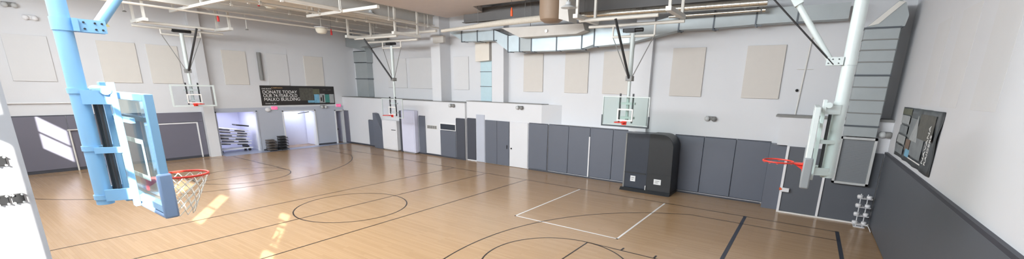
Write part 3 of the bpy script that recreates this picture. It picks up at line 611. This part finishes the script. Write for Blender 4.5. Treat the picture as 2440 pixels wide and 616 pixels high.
MB().prism([(-13.0,16.6,6.95),(-11.9,16.6,6.48),(-8.9,16.6,6.5),(-8.5,16.6,6.62),(-8.6,16.6,6.9)], (0,.5,0)).build('duct_section', M['beam'], d); MB().tube([(-10.4, 16.52, 6.68), (-10.4, 16.6, 6.68)], .07, 12).build('cap', M['white'], d)
for x in (-11.6, -8.8): MB().tube([(x, 17.05, 6.8), (x, 17.05, 8.31)], .012, 6).build('hanger_rod', M['grey'], d)
for (x, zz, r, m, y0, lb) in ((-17.95, 7.3, .035, 'pipe', 4, 'thin white conduit left of the tan soffit board'), (-19.7, 7.35, .05, 'pipe', 3, 'white pipe between the tan round duct and the beam'), (-20.7, 7.45, .03, 'pipe', 3, 'thin white conduit hugging the right side of the tan round duct'), (-22.35, 7.5, .03, 'beam', 2, 'thin grey conduit hugging the left side of the tan round duct'), (-24.9, 7.55, .05, 'beam', 2, 'grey-brown pipe left of the beam nearest the left wall')):
    d = thing('ceiling_pipe', lb, 'pipe', (x, 11, zz)); MB().tube([(x, y0, zz), (x, 17.3, zz)], r, 10).build('pipe_run', M[m], d)
    for y in (9, 11.5, 14, 16.5): MB().tube([(x, y-.05, zz), (x, y+.05, zz)], r+.03, 10).tube([(x, y, zz), (x, y, 8.31)], .012, 6).build('pipe_hanger', M['offwhite'], d)
d = thing('ceiling_strut', 'long white square tube hung above the far left hoop frame', 'strut', (-22, 7.9, 7.25))
MB().bar((-25.6, 7.75, 7.28), (-18.0, 7.75, 7.28), .11, .11).build('tube', M['offwhite'], d)
for x in (-25.2, -22.0, -18.6): MB().bar((x, 7.75, 7.3), (x, 7.75, 8.31), .07, .07).build('hanger', M['offwhite'], d)
d = thing('ceiling_strut', 'white square tube hung over the tan round duct above the youth hoop', 'strut', (-18, 12, 7.2))
MB().bar((-20.9, 11.6, 7.3), (-15.5, 11.6, 7.3), .12, .12).build('tube', M['offwhite'], d)
for x in (-20.4, -18.2): MB().bar((x, 11.6, 7.3), (x, 11.6, 8.31), .06, .06).build('hanger', M['offwhite'], d)
# bell lamps, tags, small fixtures
def bell(x, y, zt, label):
    o = thing('bell_light', label, 'ceiling light', (x, y, zt-.5))
    MB().lathe([(.06, 0), (.2, .03), (.27, .12), (.3, .26), (.2, .34)], (x, y, zt-.42), 24).build('lamp_shade', M['bell'], o); MB().lathe([(.34, 0), (.34, .03), (.12, .06)], (x, y, zt-.1), 24).build('rim_plate', M['white'], o)
    MB().tube([(x, y, zt-.05), (x, y, 8.31)], .02, 8).build('stem', M['pipe'], o); return o
bell(-22.4, 10.7, 8.0, 'cream bell-shaped ceiling lamp beside the red tag at the top of the picture'); bell(-23.0, 13.45, 7.22, 'cream bell-shaped ceiling lamp above the far left of the black banner')
def rtag(x, y, zz, m, label):
    o = thing('hanging_tag', label, 'tag', (x, y, zz)); MB().tube([(x, y, zz+.05), (x, y, zz+.2)], [.05, .02], 10).tube([(x, y, zz-.12), (x, y, zz+.06)], .05, 12).build('tag_body', M[m], o); MB().tube([(x, y, zz+.2), (x, y, 8.3)], .006, 6).build('cord', M['dark'], o)
rtag(-22.6, 10.25, 7.78, 'red', 'red tag hanging beside the bell lamp at the top of the picture'); rtag(-22.9, 13.95, 6.92, 'red', 'red tag hanging beside the farther bell lamp'); rtag(-10.44, 14.0, 7.05, 'orange', 'orange tag hanging in front of the pale insulated pipe'); rtag(-24.2, 9.1, 7.05, 'red', 'red tag hanging above the far left hoop frame')
def pend(x, y, zz, label):
    o = thing('pendant_light', label, 'ceiling light', (x, y, zz)); MB().lathe([(.26, 0), (.24, .04), (.1, .1), (.09, .2), (.03, .22)], (x, y, zz), 20).build('lamp_shade', M['lens'], o)
    MB().tube([(x, y, zz+.2), (x-.1, y, zz+.42)], .012, 6).tube([(x, y, zz+.2), (x+.1, y, zz+.42)], .012, 6).tube([(x, y, zz+.2), (x, y, 8.3)], .01, 6).build('hanger', M['lens'], o)
pend(-19.0, 13.75, 7.55, 'small silver pendant lamp below the beam above the youth hoop'); pend(-7.6, 13.5, 6.93, 'small silver pendant lamp right of the brown drum')
def sprk(x, y, zz, label):
    o = thing('fire_sprinkler', label, 'sprinkler', (x, y, zz)); MB().tube([(x, y, zz+.05), (x, y, 8.31)], .014, 6).build('drop_pipe', M['offwhite'], o); MB().lathe([(.07, 0), (.08, .02), (.03, .06)], (x, y, zz), 14).build('deflector', M['grey'], o)
sprk(-24.5, 10.4, 6.72, 'small sprinkler head hanging over the wall above the storage alcove'); sprk(-27.3, 6.55, 7.2, 'small sprinkler head near the left wall by the blue pole brace'); sprk(-20.8, 12.2, 7.35, 'small sprinkler head between the tan duct and the ceiling beam')

# ------------------------------------------------------------------ basketball hoops
def net(mb, c, R, h=.45, n=12, r=.0045, sk=0.):
    rows = 7
    def pt(i, j): t = 2*PI*(i+.5*(j % 2))/n; k = j/rows; rr = R*(1-.42*k+.06*k*k); return (c[0]+rr*math.cos(t), c[1]+rr*math.sin(t)+sk*k, c[2]-h*k)
    for j in range(rows):
        for i in range(n):
            mb.tube([pt(i, j), pt(i, j+1)], r, 5, False); mb.tube([pt(i, j), pt(i-1 if j % 2 == 0 else i+1, j+1)], r, 5, False)
    return mb
def board(o, z0, z1, fr, padm, padh=.38, thick=.05, edge=.04, y=0, hw=.915, net_=True, padb=.05, zr=None, gm='glass'):
    """front of the board is the local plane y=0, facing -y"""
    zr = zr or z0+.15
    q = MB().box(-hw+edge, y, z1-edge, hw-edge, y+thick, z1).box(-hw+edge, y, z0, hw-edge, y+thick, z0+edge).box(-hw, y, z0, -hw+edge, y+thick, z1).box(hw-edge, y, z0, hw, y+thick, z1)
    q.build('backboard_frame', M[fr], o, local=True, bevel=.006)
    B(-hw+edge, y+.01, z0+edge, hw-edge, y+.022, z1-edge).build('backboard_glass', M[gm], o, local=True)
    a = .305; zs = zr+.02; t = .05
    MB().box(-a, y+.003, zs, -a+t, y+.009, zs+.45).box(a-t, y+.003, zs, a, y+.009, zs+.45).box(-a+t, y+.003, zs, a-t, y+.009, zs+t).box(-a+t, y+.003, zs+.45-t, a-t, y+.009, zs+.45).build('target_square', M['wline'], o, local=True)
    if padm:
        MB().box(-hw+.03, y-.02, z0-padb, hw-.03, y+thick+.03, z0+.012).box(-hw-.02, y-.02, z0-padb, -hw+.03, y+thick+.03, z0+padh).box(hw-.03, y-.02, z0-padb, hw+.02, y+thick+.03, z0+padh).build('edge_padding', M[padm], o, local=True, bevel=.02)
    ry = y-.15-.2286
    rm = MB().ring((0, ry, zr), .2286, .011).build('rim', M['rim'], o, local=True)
    MB().box(-.09, y-.02, zr-.12, .09, y, zr+.02).prism([(-.08, y-.01, zr), (.08, y-.01, zr), (.06, y-.19, zr), (-.06, y-.19, zr)], (0,0,-.02)).prism([(-.012, y, zr-.12), (-.012, y, zr), (-.012, y-.17, zr-.01)], (.024,0,0)).build('rim_bracket', M['rim'], o, local=True)
    q = MB().ring((0, ry, zr-.012), .2286, .003, 40, 6)
    for i in range(12): t_ = 2*PI*i/12; q.ring((.2286*math.cos(t_), ry+.2286*math.sin(t_), zr-.018), .012, .003, 10, 5, 'x')
    q.build('net_hook', M['rim'], o, local=True)
    if net_: net(MB(), (0, ry, zr-.02), .225, sk=.12).build('net', M['net'], o, local=True)
    return zr

def hung_hoop(loc, rz, label, drop=0., zj=4.62, ztop=6.05, zf=6.5, fr='hoopwhite', padm='dkpad', ch=(1.62, -1.2, .55), net_=False, side=.78, group=None, brace=-.25, edge=.04):
    o = thing('basketball_hoop', label, 'basketball hoop', loc, rz, group)
    z0, z1 = 2.9-drop, 3.97-drop
    board(o, z0, z1, fr, padm, net_=net_, edge=edge, gm='glass' if padm else 'winglass')
    ym = .24
    MB().tube([(0, ym, z0+.15), (0, ym, zj)], .06, 16).tube([(0, ym, zj-.05), (0, ym, ztop+.1)], .085, 16).build('mast', M['hoopwhite'], o, local=True)
    MB().box(-.12, ym-.12, zj-.1, .12, ym+.12, zj+.08).build('mast_joint', M['grey'], o, local=True, bevel=.01)
    for x in (-.25, .25): MB().box(x-.025, .06, z0+.1, x+.025, .12, z1+.1).build('mount_strut', M['dark'], o, local=True)
    MB().box(-.32, .09, z1-.3, .32, ym-.04, z1-.22).box(-.32, .09, z0+.25, .32, ym-.04, z0+.33).build('mount_arm', M['hoopwhite'], o, local=True)
    MB().tube([(brace, -.85, zf+.05), (0, ym-.1, zj)], .045, 12).build('folding_brace', M['dark'], o, local=True)
    for s in (-1, 1): MB().tube([(s*side, ym, ztop), (s*.06, ym, zj)], .018, 8).build('side_stay', M['grey'], o, local=True)
    MB().tube([(-side, ym, ztop), (side, ym, ztop)], .045, 12).tube([(-side, ym, ztop), (-side, ym, zf)], .035, 10).tube([(side, ym, ztop), (side, ym, zf)], .035, 10).build('lower_frame', M['pipe'], o, local=True)
    hx, ya, yb = ch
    MB().tube([(-hx-.15, ym, zf), (hx+.15, ym, zf)], .055, 12).build('cross_pipe', M['pipe'], o, local=True)
    MB().tube([(-hx-.16, -.55, zf+.12), (hx-.5, -.55, zf+.12)], .06, 12).build('cross_pipe', M['pipe'], o, local=True)
    wb = MB().box(-.3, ym-.15, ztop+.13, .1, ym+.05, ztop+.25).tube([(-.36, ym-.05, ztop+.2), (.38, ym-.05, ztop+.2)], .07, 14).build('winch', M['black'], o, local=True)
    for s in (-1, 1):
        MB().box(s*hx-.09, ya, zf+.12, s*hx+.09, yb, zf+.25).build('channel', M['offwhite'], o, local=True)
        for y in (ya+.15, yb-.15): MB().box(s*hx-.045, y-.045, zf+.25, s*hx+.045, y+.045, ZC).build('hanger', M['pipe'], o, local=True)
    return o
hung_hoop((-5.72, 14.75, 0), 0, 'glass basketball hoop facing the camera, hung before the back wall right of centre', zf=6.48, ztop=6.08)
hung_hoop((-20.1, 15.5, 0), 0, 'lowered small glass youth hoop in front of the low white wall at the far back', drop=.55, zf=6.55, ztop=6.2, zj=4.5, padm=None, brace=-.9, ch=(2.0, -1.2, .55))
hung_hoop((-26.05, 8.22, 0), PI/2, 'far left hoop with a clear framed backboard hung before the left wall', zf=6.55, ztop=6.3, zj=4.65, padm=None, brace=.3, edge=.075)

def pole_hoop(loc, rz, label, paint, padm, z0, z1, zr_, cable, net_, framem, zclamp=4.7, mr=.09):
    o = thing('basketball_hoop', label, 'basketball hoop', loc, rz)
    board(o, z0, z1, framem, padm, padh=.42, thick=.07, edge=.07, net_=net_, padb=.04, zr=zr_)
    ym = .335; P = M[paint]
    MB().tube([(0, ym, z0+.02), (0, ym, ZC)], mr, 28).build('mast', P, o, local=True)
    for zz in (z0+.1, z0+.62, z0+1.2): MB().tube([(0, ym, zz-.025), (0, ym, zz+.025)], mr+.01, 28).build('collar', P, o, local=True)
    for s in (-1, 1):
        MB().box(s*.17-.04, .1, z0-.02, s*.17+.04, .15, z1+.1).build('mount_strut', P, o, local=True, bevel=.006)
        for zz, hh in ((z1-.05, .14), (z0+.12, .12), (z0+.6, .06)): MB().bar((s*.17, .13, zz), (s*.08, ym, zz), .04, hh).build('mount_arm', P, o, local=True)
        MB().tube([(s*.1, .22, z0+.06), (s*.1, .22, z1+.02)], .02, 10).build('lift_rod', M['dark'], o, local=True)
    MB().box(-.9, .05, z0+.03, .9, .1, z0+.1).build('cross_member', P, o, local=True); MB().box(-.45, .06, z1-.3, .45, .1, z1-.25).build('cross_member', P, o, local=True)
    MB().tube([(-.22, .18, z1+.02), (.22, .18, z1+.02)], .045, 14).build('pivot', P, o, local=True)
    MB().tube([(0, ym, zclamp-.06), (0, ym, zclamp+.06)], mr+.008, 28).box(-.09, ym-mr-.03, zclamp-.06, .09, ym-mr+.01, zclamp+.06).box(-.06, ym-.3, zclamp-.06, -.035, ym-.08, zclamp+.06).box(.035, ym-.3, zclamp-.06, .06, ym-.08, zclamp+.06).build('clamp', P, o, local=True)
    q = MB()
    for y in (ym-.14, ym-.22, ym-.27):
        for zz in (-.03, .03): q.tube([(-.07, y, zclamp+zz), (.07, y, zclamp+zz)], .009, 8)
    q.build('bolt', M['dark'], o, local=True)
    MB().tube([(0, ym-.24, zclamp), (0, ym-.24-2.3, ZC-.05)], .045, 18).build('brace', P, o, local=True)
    MB().bar((0, ym-.24-.55, zclamp+.86), (0, ym-.24-.64, zclamp+1.0), .13, .13).build('brace_joint', P, o, local=True)
    MB().tube([(.05, ym-.2, zclamp-.05), (.05, cable, ZC)], .013, 8).build('cable', M['black'], o, local=True)
    return o
pole_hoop((-6.2, 1.345, 0), PI, 'nearest skylight-tinted blue pole-mounted hoop with net and slate blue edge padding at left', 'hoop_skytint', 'padblue', 2.87, 4.06, 3.1, -2.35, True, 'hoop_skytint', mr=.07)
pole_hoop((.07, 8.1, 0), -PI/2, 'white pole-mounted hoop seen from the side in front of the right riser duct', 'hoopwhite', 'padgrey', 2.87, 4.02, 3.08, -3.3, False, 'hoopwhite')

# ------------------------------------------------------------------ lights, sky
def area(name, loc, rot, sx, sy, e, col):
    l = bpy.data.lights.new(name, 'AREA'); l.shape = 'RECTANGLE'; l.size = sx; l.size_y = sy; l.energy = e; l.color = col
    o = bpy.data.objects.new(name, l); C.objects.link(o); o.location = loc; o.rotation_euler = rot; return o
area('added_front_fill', (-13, YN+.1, 7.25), (math.radians(94), 0, 0), 20, 1.4, 3100, (.9, .957, 1))  # added frontal fill light, set at the made-up clerestory
area('added_overhead_fill', (-13.5, 4.6, ZC-.06), (0, 0, 0), 21, 4, 1300, (.94, .975, 1))  # added overhead fill light, set below the made-up skylight
area('alcove_lamp', (XL-1.2, 10.8, 2.46), (0, 0, 0), 1.4, 1.2, 60, (.86, .88, 1))
area('passage_lamp', (XL-.75, 14.4, 2.46), (0, 0, 0), .6, 1.6, 30, (.82, .9, 1))
s = bpy.data.lights.new('sun', 'SUN'); s.energy = 32; s.angle = math.radians(.5); s.color = (1, .96, .88)
so = bpy.data.objects.new('sun', s); C.objects.link(so)
so.rotation_euler = Vector((-.848, .53, -.47)).to_track_quat('-Z', 'Y').to_euler()
wd = bpy.data.worlds.new('sky'); bpy.context.scene.world = wd; wd.use_nodes = True
wn = wd.node_tree; bg = wn.nodes['Background']; bg.inputs['Color'].default_value = (.75, .87, 1, 1); bg.inputs['Strength'].default_value = 2.5

# ------------------------------------------------------------------ camera
cam = bpy.data.cameras.new('camera'); co = bpy.data.objects.new('camera', cam); C.objects.link(co); bpy.context.scene.camera = co
Rm = Matrix(((0.83531273, 0.54933359, 0.02202833), (-0.15420093, 0.19564083, 0.9684765), (0.52770704, -0.81237754, 0.24812903))).transposed()
co.matrix_world = Matrix.Translation((0, 0, 4.2)) @ Rm.to_4x4()
cam.sensor_width = 36; cam.lens = 972.688/2440*36; cam.shift_x = (1220-1277.309)/2440; cam.shift_y = (458.343-308)/2440; cam.clip_start = .05
vs_ = bpy.context.scene.view_settings; vs_.view_transform = 'Standard'; vs_.look = 'None'; vs_.gamma = 1; vs_.exposure = -.14; vs_.use_curve_mapping = False
